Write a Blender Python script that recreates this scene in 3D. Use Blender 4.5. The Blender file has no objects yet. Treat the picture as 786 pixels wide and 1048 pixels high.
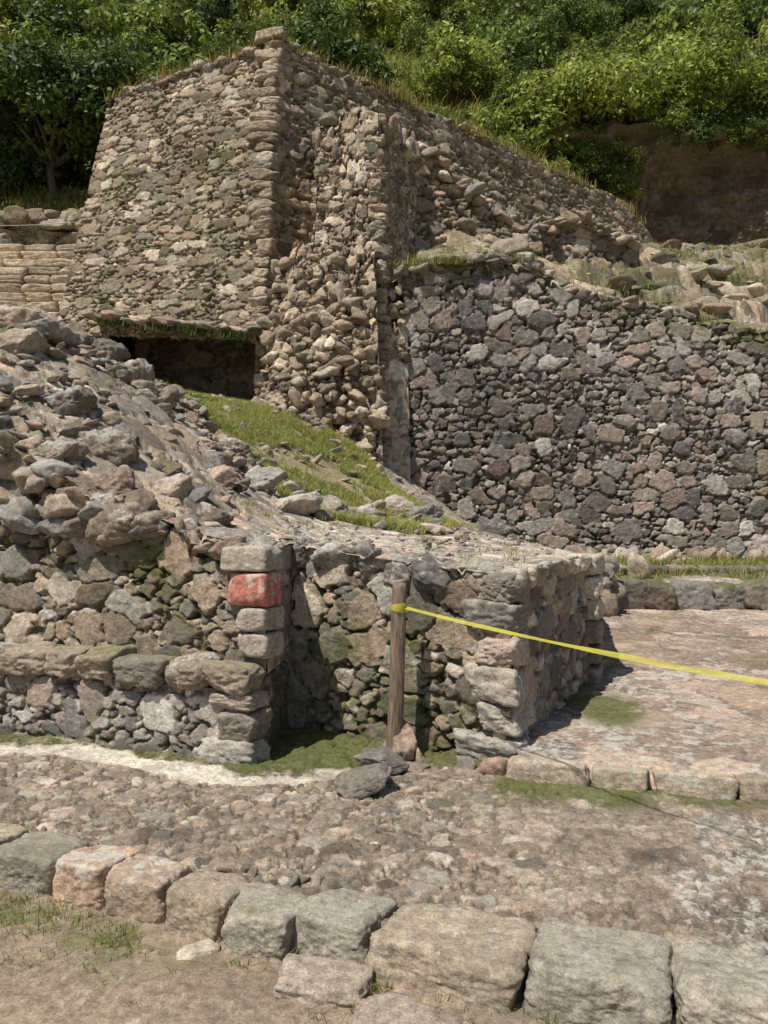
import bpy, bmesh, math, numpy as np
from mathutils import Vector, Matrix, Euler
RNG=np.random.default_rng(7)
scene=bpy.context.scene

# ------------------------------------------------------------ numpy noise
_T2=np.random.default_rng(11).random((256,256))
_T3=np.random.default_rng(12).random((64,64,64))
def vn(x,y,s=0):
    x=np.asarray(x,float)+s*17.31; y=np.asarray(y,float)+s*9.77
    i=np.floor(x).astype(int); j=np.floor(y).astype(int); fx=x-i; fy=y-j
    fx=fx*fx*(3-2*fx); fy=fy*fy*(3-2*fy); i&=255; j&=255; i1=(i+1)&255; j1=(j+1)&255
    return (_T2[i,j]*(1-fx)+_T2[i1,j]*fx)*(1-fy)+(_T2[i,j1]*(1-fx)+_T2[i1,j1]*fx)*fy
def fbm(x,y,s=0,o=4):
    a=0;w=.5;t=0
    for k in range(o):
        a=a+w*vn(x*2**k,y*2**k,s+k*3); t+=w; w*=.5
    return a/t
def vn3(p,s=0):
    p=p+s*7.13; i=np.floor(p).astype(int); f=p-i; f=f*f*(3-2*f); a=i&63; b=(i+1)&63
    def g(x,y,z): return _T3[x,y,z]
    c00=g(a[:,0],a[:,1],a[:,2])*(1-f[:,0])+g(b[:,0],a[:,1],a[:,2])*f[:,0]
    c10=g(a[:,0],b[:,1],a[:,2])*(1-f[:,0])+g(b[:,0],b[:,1],a[:,2])*f[:,0]
    c01=g(a[:,0],a[:,1],b[:,2])*(1-f[:,0])+g(b[:,0],a[:,1],b[:,2])*f[:,0]
    c11=g(a[:,0],b[:,1],b[:,2])*(1-f[:,0])+g(b[:,0],b[:,1],b[:,2])*f[:,0]
    return (c00*(1-f[:,1])+c10*f[:,1])*(1-f[:,2])+(c01*(1-f[:,1])+c11*f[:,1])*f[:,2]
def ss(a,b,x):
    t=np.clip((x-a)/(b-a),0,1); return t*t*(3-2*t)

def cells(u,v,cu,cv,seed,drop=.2,jit=.4,ani=.35):
    """irregular stones: each cell has its own rotation, aspect and squareness"""
    tab=np.random.default_rng(seed).random((199,197,10))
    x=u/cu; y=v/cv; sh=x.shape; x=x.ravel(); y=y.ravel()
    i0=np.floor(x).astype(int); j0=np.floor(y).astype(int)
    F1=np.full(x.shape,9.);F2=np.full(x.shape,9.);A=np.zeros((x.size,2),np.int64);DX=np.zeros(x.size);DY=np.zeros(x.size)
    for dj in (-1,0,1):
        for di in (-2,-1,0,1,2) :
            i=i0+di;j=j0+dj;t=tab[i%199,j%197]
            cx=i+.5+(t[:,0]-.5)*2*jit+.5*(j%2)-.25; cy=j+.5+(t[:,1]-.5)*2*jit*.85
            dx=x-cx;dy=y-cy
            th=(t[:,8]-.5)*1.1; c_=np.cos(th); s_=np.sin(th); ax=np.exp((t[:,9]-.5)*2*ani)
            rx=(dx*c_+dy*s_)*ax; ry=(-dx*s_+dy*c_)/ax
            d=(np.abs(rx)**2.8+np.abs(ry)**2.8)**(1/2.8)
            d=np.where(t[:,2]<drop,9.,d)
            m=d<F1
            F2=np.where(m,F1,np.minimum(F2,d)); F1=np.where(m,d,F1)
            A[m,0]=i[m]%199;A[m,1]=j[m]%197;DX=np.where(m,rx,DX);DY=np.where(m,ry,DY)
    R=tab[A[:,0],A[:,1]]
    return F1.reshape(sh),F2.reshape(sh),R.reshape(sh+(10,)),DX.reshape(sh),DY.reshape(sh)

PAL=np.array([(.27,.225,.175),(.21,.18,.145),(.31,.25,.19),(.165,.15,.13),(.30,.225,.17),(.25,.235,.21),(.36,.31,.25),(.22,.175,.13)])
PAL_GREY=np.array([(.235,.215,.19),(.17,.158,.145),(.27,.24,.205),(.27,.21,.175),(.205,.175,.15),(.145,.135,.125),(.34,.315,.28),(.23,.19,.155)])
PAL_WARM=np.array([(.32,.265,.20),(.27,.22,.165),(.36,.295,.225),(.22,.18,.14),(.30,.23,.17),(.26,.235,.19),(.38,.335,.27),(.20,.16,.12)])
def pick(pal,r,r2):
    c=pal[np.clip((r*len(pal)).astype(int),0,len(pal)-1)]
    return c*(.52+.85*r2)[...,None]

def stones(u,v,cu,cv,seed,pal=PAL,relief=.05,mortar=(.19,.155,.115),big=.45,joint=.13,warp=.25,rag=.8,deep=.8):
    """rubble masonry: big stones, medium stones between, small chinking, mortar. returns h,col,mask"""
    wu=u+(fbm(u/cu*1.6,v/cu*1.6,seed+1,4)-.5)*cu*warp*2
    wv=v+(fbm(u/cu*1.5,v/cu*1.5,seed+5,4)-.5)*cu*warp*1.5
    n1=fbm(u/cu*3.2,v/cv*2.6,seed+8,5)-.5
    n2=fbm(u/cu*9,v/cv*9,seed+9,4)-.5
    H=(-deep*.15-deep*1.3*ss(.50,.66,fbm(u/cu*1.7,v/cu*2.2,seed+11,3))+n1*.3+n2*.25)
    C=np.array(mortar)*.82*(.6+.7*fbm(u*9,v*9,seed+2,3))[...,None]; MM=np.zeros(u.shape)
    specs=[(.42,.46,.16,.42,.47),(.80,.82,.10,.62,.5),(1.45,1.5,1-big,.80,.62)]
    for k,(fu,fv,drop,ht,rho) in enumerate(specs):
        F1,F2,R,DX,DY=cells(wu+k*5.3,wv+k*2.9,cu*fu,cv*fv,seed+k*31,drop)
        e=np.minimum((F2-F1)*.9,(rho*(.72+.55*R[...,4])-F1)*1.5)
        e=e+n1*.10+n2*.05
        m=ss(0,joint,e)
        top=ht*(.66+.52*R[...,3])*(1-.18*np.clip(F1,0,1)**2)+((R[...,5]-.5)*DX+(R[...,6]-.5)*DY)*.6*ht+n1*.32*rag+n2*.15*rag
        top=np.minimum(top,ht*1.15+((R[...,6]-.5)*DX*1.3-(R[...,3]-.5)*DY*1.3))
        H=H*(1-m)+np.maximum(top,H*.5)*m
        col=pick(pal,R[...,6],R[...,7])
        C=C*(1-m[...,None])+col*m[...,None]; MM=np.maximum(MM*(1-m),m)
    return H*relief,C,MM

# ------------------------------------------------------------ mesh creation
def new_mesh(name,V,F4=None,F3=None,col=None,msk=None,mat=None,parent=None,smooth=True):
    me=bpy.data.meshes.new(name)
    V=np.ascontiguousarray(V,dtype=np.float32)
    n4=0 if F4 is None else len(F4); n3=0 if F3 is None else len(F3)
    loops=[]
    if n4: loops.append(np.asarray(F4).ravel())
    if n3: loops.append(np.asarray(F3).ravel())
    L=np.concatenate(loops).astype(np.int32)
    tot=np.concatenate([np.full(n4,4),np.full(n3,3)]).astype(np.int32)
    st=np.concatenate([[0],np.cumsum(tot)[:-1]]).astype(np.int32)
    me.vertices.add(len(V)); me.vertices.foreach_set('co',V.ravel())
    me.loops.add(len(L)); me.loops.foreach_set('vertex_index',L)
    me.polygons.add(n4+n3); me.polygons.foreach_set('loop_start',st); me.polygons.foreach_set('loop_total',tot)
    me.polygons.foreach_set('use_smooth',np.full(n4+n3,smooth))
    for nm,arr in (('Col',col),('Msk',msk)):
        if arr is not None:
            a=me.attributes.new(nm,'FLOAT_COLOR','POINT')
            c=np.ones((len(V),4),np.float32); c[:,:3]=np.asarray(arr).reshape(-1,3); a.data.foreach_set('color',c.ravel())
    me.update(calc_edges=True); me.validate()
    ob=bpy.data.objects.new(name,me); scene.collection.objects.link(ob)
    if mat: me.materials.append(mat)
    if parent: ob.parent=parent
    return ob
def grid(name,P,col,msk,mat,parent=None):
    nv,nu=P.shape[:2]; idx=np.arange(nv*nu).reshape(nv,nu)
    F=np.stack([idx[:-1,:-1],idx[:-1,1:],idx[1:,1:],idx[1:,:-1]],-1).reshape(-1,4)
    return new_mesh(name,P.reshape(-1,3),F,None,col.reshape(-1,3),msk.reshape(-1,3),mat,parent)
def empty(name):
    o=bpy.data.objects.new(name,None); scene.collection.objects.link(o); return o

# ------------------------------------------------------------ materials
def nd(nt,t,**k):
    n=nt.nodes.new(t)
    for a,b in k.items(): setattr(n,a,b)
    return n
def stone_mat(name,bump=.012,lich=.0,rough=.92,fine=1.0,gain=(1.48,1.45,1.43)):
    m=bpy.data.materials.new(name); m.use_nodes=True; nt=m.node_tree; L=nt.links; nt.nodes.clear()
    out=nd(nt,'ShaderNodeOutputMaterial'); bs=nd(nt,'ShaderNodeBsdfPrincipled'); L.new(bs.outputs[0],out.inputs[0])
    bs.inputs['Roughness'].default_value=rough; bs.inputs['Specular IOR Level'].default_value=.22
    tc=nd(nt,'ShaderNodeTexCoord'); co=tc.outputs['Object']
    ca=nd(nt,'ShaderNodeAttribute',attribute_name='Col'); ma=nd(nt,'ShaderNodeAttribute',attribute_name='Msk')
    sp=nd(nt,'ShaderNodeSeparateColor'); L.new(ma.outputs['Color'],sp.inputs[0])
    def noise(s,d=6,r=.6):
        n=nd(nt,'ShaderNodeTexNoise'); n.inputs['Scale'].default_value=s; n.inputs['Detail'].default_value=d; n.inputs['Roughness'].default_value=r; L.new(co,n.inputs['Vector']); return n.outputs['Fac']
    def mr(x,a,b,c,d):
        n=nd(nt,'ShaderNodeMapRange'); L.new(x,n.inputs[0])
        for i,q in enumerate((a,b,c,d)): n.inputs[i+1].default_value=q
        return n.outputs[0]
    def mth(op,a,b):
        n=nd(nt,'ShaderNodeMath',operation=op)
        for i,q in enumerate((a,b)):
            if isinstance(q,(int,float)): n.inputs[i].default_value=q
            else: L.new(q,n.inputs[i])
        return n.outputs[0]
    def mix(f,a,b,bt='MIX'):
        n=nd(nt,'ShaderNodeMix',data_type='RGBA',blend_type=bt)
        if isinstance(f,(int,float)): n.inputs[0].default_value=f
        else: L.new(f,n.inputs[0])
        for i,q in ((6,a),(7,b)):
            if isinstance(q,tuple): n.inputs[i].default_value=q+(1,)
            else: L.new(q,n.inputs[i])
        return n.outputs[2]
    nA=noise(2.2,5); nB=noise(24*fine,9,.72); nC=noise(120*fine,4,.7); nD=noise(13,9,.74)
    def grey(v):
        g=nd(nt,'ShaderNodeCombineColor')
        for i in range(3): L.new(v,g.inputs[i])
        return g.outputs[0]
    c=mix(1.,ca.outputs['Color'],gain,'MULTIPLY')
    c=mix(1.,c,grey(mr(nB,.28,.72,.42,1.62)),'MULTIPLY')
    c=mix(1.,c,grey(mr(nC,.3,.7,.62,1.4)),'MULTIPLY')
    c=mix(mr(nA,.50,.68,0,.40),c,(.11,.10,.075))
    lf=mth('ADD',nD,mth('MULTIPLY',sp.outputs[1],.30))
    c=mix(mr(lf,.64-lich,.72-lich,0,.75),c,(.56,.54,.48))
    nO=noise(15,7,.72)
    c=mix(mr(nO,.66,.74,0,.5),c,(.38,.24,.11))
    mcol=mix(mr(nB,.3,.7,0,1),(.050,.066,.018),(.17,.185,.04))
    mcol=mix(mr(nC,.3,.7,0,.7),mcol,(.060,.075,.022))
    mf=mth('ADD',sp.outputs[0],mth('ADD',mth('MULTIPLY',mth('SUBTRACT',nB,.5),1.4),mth('MULTIPLY',mth('SUBTRACT',nD,.5),2.0)))
    c=mix(mr(mf,.40,.85,0,.88),c,mcol)
    L.new(c,bs.inputs['Base Color'])
    b=nd(nt,'ShaderNodeBump'); b.inputs['Strength'].default_value=1; b.inputs['Distance'].default_value=bump
    hh=mth('ADD',nB,mth('MULTIPLY',nC,.40)); L.new(hh,b.inputs['Height']); L.new(b.outputs[0],bs.inputs['Normal'])
    return m
M_STONE=stone_mat('weathered_stone',.018,.01)
M_FAR=stone_mat('weathered_stone_upper',.034,.01,fine=.55,gain=(1.6,1.54,1.45))
M_PAVE=stone_mat('pavement_stone',.012,.0,gain=(1.54,1.50,1.48))
M_KERB=stone_mat('kerb_stone',.008,.02,gain=(1.46,1.43,1.38))
M_DIRT=stone_mat('dirt',.007,-.2,gain=(1.40,1.34,1.26))
M_EARTH=stone_mat('earth',.08,-.3,fine=.3,gain=(1.15,1.08,1))
def leaf_mat(name,c1,c2,tr=.35):
    m=bpy.data.materials.new(name); m.use_nodes=True; nt=m.node_tree; L=nt.links; nt.nodes.clear()
    out=nd(nt,'ShaderNodeOutputMaterial'); ca=nd(nt,'ShaderNodeAttribute',attribute_name='Col')
    oi=nd(nt,'ShaderNodeObjectInfo')
    mx=nd(nt,'ShaderNodeMix',data_type='RGBA'); mx.inputs[6].default_value=c1+(1,); mx.inputs[7].default_value=c2+(1,); L.new(oi.outputs['Random'],mx.inputs[0])
    ml=nd(nt,'ShaderNodeMix',data_type='RGBA',blend_type='MULTIPLY'); ml.inputs[0].default_value=1; L.new(mx.outputs[2],ml.inputs[6]); L.new(ca.outputs['Color'],ml.inputs[7])
    d=nd(nt,'ShaderNodeBsdfPrincipled'); d.inputs['Roughness'].default_value=.5; d.inputs['Specular IOR Level'].default_value=.35; L.new(ml.outputs[2],d.inputs['Base Color'])
    t=nd(nt,'ShaderNodeBsdfTranslucent'); L.new(ml.outputs[2],t.inputs['Color'])
    s=nd(nt,'ShaderNodeMixShader'); s.inputs[0].default_value=tr; L.new(d.outputs[0],s.inputs[1]); L.new(t.outputs[0],s.inputs[2]); L.new(s.outputs[0],out.inputs[0])
    return m
M_LEAF=leaf_mat('leaves',(.10,.17,.03),(.33,.41,.09),.38)
M_LEAF_D=leaf_mat('leaves_dark',(.07,.125,.028),(.16,.235,.05))
M_LEAF_B=leaf_mat('leaves_bright',(.27,.36,.08),(.31,.40,.085),.38)
M_GRASS=leaf_mat('grass_blades',(.32,.38,.10),(.32,.38,.10),.4)
def simple(name,col,rough=.8,ns=30,amt=.4,stretch=(1,1,1),bump=.003,trans=0):
    m=bpy.data.materials.new(name); m.use_nodes=True; nt=m.node_tree; L=nt.links; bs=nt.nodes['Principled BSDF']
    tc=nd(nt,'ShaderNodeTexCoord'); mp=nd(nt,'ShaderNodeMapping'); mp.inputs['Scale'].default_value=stretch; L.new(tc.outputs['Object'],mp.inputs[0])
    n=nd(nt,'ShaderNodeTexNoise'); n.inputs['Scale'].default_value=ns; n.inputs['Detail'].default_value=7; L.new(mp.outputs[0],n.inputs['Vector'])
    mx=nd(nt,'ShaderNodeMix',data_type='RGBA'); mx.inputs[6].default_value=tuple(c*(1-amt) for c in col)+(1,); mx.inputs[7].default_value=tuple(min(1,c*(1+amt)) for c in col)+(1,)
    r=nd(nt,'ShaderNodeMapRange'); r.inputs[1].default_value=.3; r.inputs[2].default_value=.7; L.new(n.outputs['Fac'],r.inputs[0]); L.new(r.outputs[0],mx.inputs[0]); L.new(mx.outputs[2],bs.inputs['Base Color'])
    b=nd(nt,'ShaderNodeBump'); b.inputs['Distance'].default_value=bump; L.new(n.outputs['Fac'],b.inputs['Height']); L.new(b.outputs[0],bs.inputs['Normal'])
    bs.inputs['Roughness'].default_value=rough
    if trans:
        t=nd(nt,'ShaderNodeBsdfTranslucent'); L.new(mx.outputs[2],t.inputs['Color']); tp_=nd(nt,'ShaderNodeBsdfTransparent')
        s=nd(nt,'ShaderNodeMixShader'); s.inputs[0].default_value=.4; L.new(bs.outputs[0],s.inputs[1]); L.new(t.outputs[0],s.inputs[2])
        s2=nd(nt,'ShaderNodeMixShader'); s2.inputs[0].default_value=trans; L.new(s.outputs[0],s2.inputs[1]); L.new(tp_.outputs[0],s2.inputs[2])
        L.new(s2.outputs[0],nt.nodes['Material Output'].inputs[0])
    return m
M_WOOD=simple('weathered_wood',(.18,.13,.09),.85,14,.55,(6,6,.7))
M_BARK=simple('bark',(.10,.08,.06),.9,12,.4,(2,2,.6),.02)
M_TAPE=simple('yellow_tape',(.88,.82,.10),.45,8,.1,trans=.38)
M_ROPE=simple('rope_fibre',(.40,.37,.32),.8,50,.2)

# ------------------------------------------------------------ rocks
ICO={}
for s in (1,2,3,4,5,6):
    bm=bmesh.new(); bmesh.ops.create_icosphere(bm,subdivisions=s,radius=1)
    bm.verts.ensure_lookup_table()
    ICO[s]=(np.array([v.co[:] for v in bm.verts]),np.array([[v.index for v in f.verts] for f in bm.faces])); bm.free()
def rotm(rx,ry,rz): return np.array(Euler((rx,ry,rz),'XYZ').to_matrix())
class Rocks:
    def __init__(s): s.V=[];s.F=[];s.C=[];s.M=[];s.n=0
    def add(s,c,sc,rot=None,col=None,moss=0.,lich=0.,sub=3,boxy=False,k=None,rough=.13,pal=PAL,jit=.09,cham=1.08):
        D,F=ICO[sub]; D=D/np.linalg.norm(D,axis=1)[:,None]
        if boxy:
            N=np.array([(1,0,0),(-1,0,0),(0,1,0),(0,-1,0),(0,0,1),(0,0,-1)],float)+RNG.normal(0,jit,(6,3))
            d=RNG.uniform(.94,1.02,6); N/=np.linalg.norm(N,axis=1)[:,None]
            N2=RNG.normal(0,1,(6,3)); N2/=np.linalg.norm(N2,axis=1)[:,None]; N=np.vstack([N,N2]); d=np.concatenate([d,RNG.uniform(cham,cham+.27,6)]); k=k or 12
        else:
            N=RNG.normal(0,1,(11,3)); N/=np.linalg.norm(N,axis=1)[:,None]; d=RNG.uniform(.58,1.0,11); k=k or 30
        q=np.clip(D@N.T/d,0,None)**k
        r=np.clip(q.sum(1),1e-12,None)**(-1/k); r=np.minimum(r,1.75 if boxy else 1.2)
        sd=RNG.uniform(0,50)
        V=D*r[:,None]; sc=np.array(sc,float)
        fr=1.6
        V=V*(1+rough*((vn3(V*fr,sd)-.5)*1.2+(vn3(V*fr*2.6,sd+3)-.5)*1.0+(vn3(V*fr*6,sd+5)-.5)*.65+(0 if sub<5 else (vn3(V*fr*14,sd+6)-.5)*.35)))[:,None]
        V=V*sc
        if rot is None: rot=tuple(RNG.uniform(0,6.28,3))
        R=rotm(*rot); V=V@R.T+np.array(c,float)
        if col is None: col=pal[RNG.integers(len(pal))]*RNG.uniform(.62,1.15)
        ms=np.zeros((len(V),3)); up=(D@R.T)[:,2]
        ms[:,0]=moss*(.6+.5*up); ms[:,1]=lich*(.4+.6*np.clip(up,0,1))
        s.V.append(V); s.F.append(F+s.n); s.C.append(np.tile(np.array(col,float),(len(V),1))); s.M.append(ms); s.n+=len(V)
    def build(s,name,mat,parent=None):
        return new_mesh(name,np.vstack(s.V),None,np.vstack(s.F),np.vstack(s.C),np.vstack(s.M),mat,parent)

class TP:
    def __init__(s,pts,reg=.02):
        P=np.array(pts,float); s.X=P[:,:2]; n=len(P)
        K=s.k(np.linalg.norm(s.X[:,None]-s.X[None],axis=2))+np.eye(n)*reg
        A=np.zeros((n+3,n+3));A[:n,:n]=K;A[:n,n]=1;A[:n,n+1:]=s.X;A[n,:n]=1;A[n+1:,:n]=s.X.T
        s.w=np.linalg.solve(A,np.concatenate([P[:,2],[0,0,0]]))
    def k(s,r): return r*r*np.log(r+1e-9)
    def __call__(s,x,y):
        x=np.asarray(x,float);y=np.asarray(y,float);z=s.w[-3]+s.w[-2]*x+s.w[-1]*y
        for i,(a,b) in enumerate(s.X): z=z+s.w[i]*s.k(np.hypot(x-a,y-b))
        return z
def inpoly(x,y,poly):
    r=np.zeros(np.shape(x),bool); n=len(poly)
    for i in range(n):
        x1,y1=poly[i];x2,y2=poly[(i+1)%n]
        c=((y1>y)!=(y2>y))&(x<(x2-x1)*(y-y1)/((y2-y1)+1e-12)+x1); r=r^c
    return r

def wall(name,b0,b1,t0,t1,res,cu,cv,seed,mat=M_STONE,parent=None,top=None,moss=.0,mossf=None,lich=0.,bulge=.05,tintf=None,**kw):
    b0,b1,t0,t1=[np.array(a,float) for a in (b0,b1,t0,t1)]
    Lu=np.linalg.norm(b1-b0); H=max(np.linalg.norm(t0-b0),np.linalg.norm(t1-b1))
    nu=max(4,int(Lu/res)); nv=max(4,int(H/res))
    s=np.linspace(0,1,nu)[None,:]; v=np.linspace(0,1,nv)[:,None]
    B=b0+(b1-b0)*s[...,None]; T=t0+(t1-t0)*s[...,None]
    if top is not None:
        zt=top(s[0])[None,:]; k=(zt-B[...,2])/(T[...,2]-B[...,2]); T=B+(T-B)*k[...,None]
    P=B*(1-v[...,None])+T*v[...,None]
    n=np.cross(b1-b0,t0-b0); n/=np.linalg.norm(n)
    U=np.broadcast_to(s*Lu,P.shape[:2]); W=P[...,2]
    h,c,m=stones(U,W,cu,cv,seed,**kw)
    win=ss(0,.25,s*Lu)*ss(0,.25,(1-s)*Lu)
    h=h-.5*kw.get('relief',.05)+(fbm(U*.8,W*.8,seed+30,3)-.5)*bulge*2*win
    P=P+n*h[...,None]
    M=np.zeros(P.shape)
    M[...,0]=moss+.06+ (fbm(U*1.1,W*1.1,seed+40,4)-.5)*.9+(fbm(U*4,W*4,seed+41,3)-.5)*.5
    M[...,0]+=(1-m)*.15
    if mossf is not None: M[...,0]+=mossf(U,W,s+0*v)
    M[...,1]=lich+(fbm(U*.9,W*.9,seed+50,3)-.5)*.6
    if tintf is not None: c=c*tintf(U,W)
    return grid(name,P,c,M,mat,parent)

# =================================================================== RUBBLE MOUND
hf=TP([(-3.6,5.6,2.50),(-2.5,5.25,1.95),(-2.0,5.1,1.60),(-1.5,4.95,1.38),(-1.0,4.8,1.26),(-.65,4.65,1.20),(-.3,5.1,1.19),(0.2,4.8,1.14),(.68,4.5,1.09),
 (1.5,6.1,1.08),(1.1,5.3,1.1),(.3,6,1.2),(0,7,1.28),(-.6,6,1.3),(-1.1,5.8,1.45),(-1.7,5.8,1.78),(-2.3,6,2.22),(-3,6.3,2.7),(-3.8,8,3.2),(-2.7,8,2.88),(-1.9,8,2.28),
 (-1.1,7.5,1.72),(-.85,7.5,1.5),(.3,8,1.3),(1.3,8,1.1),(1.9,8,.95),(-2.3,11.5,2.88),(-.84,11,2.45),(.1,10.5,1.68),(1.2,11,1.1),(2.5,10.2,.6),(-3.8,11,3.0),
 (-3,12.8,2.9),(-4.2,13.5,3.2),(-1.9,12.8,2.85),(-.8,12.8,2.5),(.3,12.6,1.9),(1.5,12.6,1.0),(-6,8,3.3),(-6,12,4.0),(-5.8,14,4.5),(-3.5,15,3.2),(3.2,12.7,.7),(-1.4,9.5,2.32),(-5,6.2,2.85)])
yfx=[-6.5,-5,-.66,-.60,.71,1.6,3.2]; yfy=[6.7,6.13,4.57,5.17,4.43,6.15,12.7]
def yf(x): return np.interp(x,yfx,yfy)
GRASS=[(-3.3,9.6),(-3,12.5),(-1.7,12.5),(-.6,11.5),(.5,10.6),(.95,8),(.3,6.8),(-.8,7.0),(-1.15,7.6),(-1.9,8.7)]
def build_mound():
    xs=np.linspace(-6.5,3.2,600)[None,:]; t=np.linspace(0,1,500)[:,None]**1.3
    y0=yf(xs); Y=y0+t*(15.2-y0); X=np.broadcast_to(xs,Y.shape)
    Z=hf(X,Y)
    ga=inpoly(X+.35*(fbm(X*2,Y*2,3)-.5)*2,Y+.6*(fbm(X*2,Y*2,5)-.5)*2,GRASS).astype(float)
    h,c,m=stones(X,Y,.17,.16,301,relief=.09,pal=PAL,mortar=(.22,.17,.12))
    h2,c2,m2=stones(X,Y,.085,.08,305,relief=.028,pal=PAL,mortar=(.28,.225,.16),big=.3)
    w=(ss(.47,.62,fbm(X*.9,Y*.9,9,3))*ss(-.4,-1.2,X))[...,None]
    h=h*w[...,0]+h2*(1-w[...,0]); c=c*w+c2*(1-w)
    fl=ss(-1.1,-.6,X)*(Y<7.5); c=c*(1+.22*fl[...,None]); h=h*(1-.35*fl)
    Z=Z-.03+h*(1-.6*ga)+(fbm(X*1.5,Y*1.5,12,4)-.5)*.14*ss(0,.15,Y-y0)*(1-.6*fl)
    soil=np.array((.18,.155,.08)); c=c*(1-.75*ga[...,None])+soil*.75*ga[...,None]
    M=np.zeros(X.shape+(3,)); M[...,0]=.12+(fbm(X*1.2,Y*1.2,15)-.5)*1.0+ga*.25
    M[...,1]=.12+(fbm(X*1.3,Y*1.3,16)-.5)*.6+.3*fl
    return grid('rubble_mound',np.stack([X,Y,Z],-1),c,M,M_STONE)
mound=build_mound()
def edge_top(x0,y0,x1,y1,off=0.0):
    return lambda s: hf(x0+(x1-x0)*s,y0+(y1-y0)*s)+off

rk=Rocks()
gp=lambda x,y: bool(inpoly(np.array(x),np.array(y),GRASS))
def scatter(n,xr,yr,smin,smax,cond,sub,pw=2.0,**k):
    c=0
    while c<n:
        x=RNG.uniform(*xr);y=RNG.uniform(*yr)
        if y<yf(x)+.05 or not cond(x,y): continue
        s=smin+(smax-smin)*RNG.random()**pw
        z=float(hf(x,y))+s*.06
        rk.add((x,y,z),(s*RNG.uniform(1.0,1.5),s*RNG.uniform(.7,1.1),s*RNG.uniform(.4,.7)),rot=(RNG.normal(0,.35),RNG.normal(0,.35),RNG.uniform(0,6.28)),sub=sub,moss=RNG.uniform(-.4,.6),lich=RNG.uniform(-.2,.5),pal=PAL*.95,rough=.17,**k); c+=1
slope=lambda x,y: (x<-1.25) and (y<8.9) and not gp(x,y)
scatter(120,(-4.5,-.9),(4.7,8.8),.06,.16,slope,4)
scatter(700,(-4.5,-1.1),(4.7,9.0),.018,.07,lambda x,y: not gp(x,y),3)
scatter(55,(-1.4,.6),(6.6,8.2),.04,.11,lambda x,y: True,3)
scatter(200,(-1.2,1.4),(4.6,7.5),.010,.028,lambda x,y: True,2)
scatter(160,(-3,.8),(8,12.3),.03,.10,lambda x,y: True,3,pw=3)
def bigr(x,y,sx,sy,sz,rz=0,dz=0,**k):
    rk.add((x,y,float(hf(x,y))+sz*.12+dz),(sx,sy,sz),rot=(RNG.normal(0,.15),RNG.normal(0,.15),rz),sub=5,rough=.18,**k)
for a in [(-1.75,5.25,.19,.13,.12),(-1.45,5.5,.13,.12,.12),(-1.95,5.6,.2,.15,.13),(-2.3,5.9,.16,.14,.12),(-1.15,5.3,.12,.1,.08),(-2.15,5.3,.15,.12,.1),
          (-1.4,7.5,.16,.13,.13),(-1.05,6.9,.20,.15,.11),(-.75,6.6,.2,.15,.1),(-1.25,6.2,.13,.1,.1),(-2.9,6.4,.25,.2,.14),(-3.1,7.3,.3,.2,.13),(-2.75,8.0,.22,.2,.15),(-3.6,7.8,.3,.2,.18),(-2.4,7.6,.2,.16,.14),
          (-.6,7.4,.22,.14,.12),(.1,8.4,.2,.15,.12),(.35,8.0,.2,.16,.12),(-.2,7.7,.14,.12,.09)]:
    bigr(*a,rz=RNG.uniform(-.5,.5),lich=RNG.uniform(.1,.8),moss=RNG.uniform(-.3,.35),pal=PAL)
for i in range(150):
    s=RNG.random(); x=-5+4.3*s; y=6.17-1.58*s+RNG.uniform(-.01,.18); z=float(hf(x,y)); q_=RNG.uniform(.035,.085)
    rk.add((x,y,z+RNG.uniform(-.06,-.01)),(q_*1.5,q_,q_*.7),rot=(RNG.normal(0,.3),RNG.normal(0,.3),RNG.uniform(0,6)),sub=4,lich=RNG.uniform(0,.6),moss=RNG.uniform(-.3,.4))
for i in range(46):
    s=RNG.uniform(.3,.84); x=-5+4.33*s; y=6.14-1.58*s; zt=float(hf(x,y)); z=RNG.uniform(1.3,max(1.35,zt)); q_=RNG.uniform(.06,.13)
    rk.add((x,y+.05,z),(q_*1.4,q_,q_*.75),rot=(RNG.normal(0,.2),RNG.normal(0,.25),RNG.normal(0,.5)),sub=4,lich=RNG.uniform(0,.5),moss=RNG.uniform(-.3,.4))
for i in range(60):
    s=RNG.random(); x=-.6+1.25*s; y=5.2-.74*s+RNG.uniform(.03,.2); q_=RNG.uniform(.025,.055)
    rk.add((x,y,float(hf(x,y))-.02),(q_*1.5,q_,q_*.6),rot=(RNG.normal(0,.2),RNG.normal(0,.2),RNG.uniform(0,6)),sub=3,lich=.3)
rk.build('rubble_stones',M_STONE)

# =================================================================== LOW LEFT PLINTH WALL
pl=empty('stone_plinth_wall')
mossbase=lambda z0,h,a: (lambda U,W,s: a*(1-ss(z0,z0+h,W)))
wall('base_course',(-5,6.0,-.02),(-.74,4.42,-.02),(-5,6.0,.43),(-.74,4.42,.43),.0072,.14,.10,21,parent=pl,pal=PAL_GREY,relief=.045,moss=.30,mossf=mossbase(0,.15,.3),bulge=.03)
wall('base_return',(-.74,4.42,-.02),(-.62,5.22,-.02),(-.74,4.42,.45),(-.62,5.22,.45),.01,.14,.10,22,parent=pl,pal=PAL_GREY*.8,relief=.04,moss=.3,bulge=.02)
wall('upper_wall',(-5,6.14,.50),(-.67,4.56,.50),(-5,6.2,1.5),(-.67,4.62,1.5),.0072,.145,.11,23,parent=pl,pal=PAL,relief=.055,moss=.20,top=edge_top(-5,6.2,-.67,4.62,.02),bulge=.05,
     mossf=lambda U,W,s: .08*np.exp(-((s-.86)/.09)**2)-.25*ss(1.35,1.8,W)+.12*ss(.72,.5,W))
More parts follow.
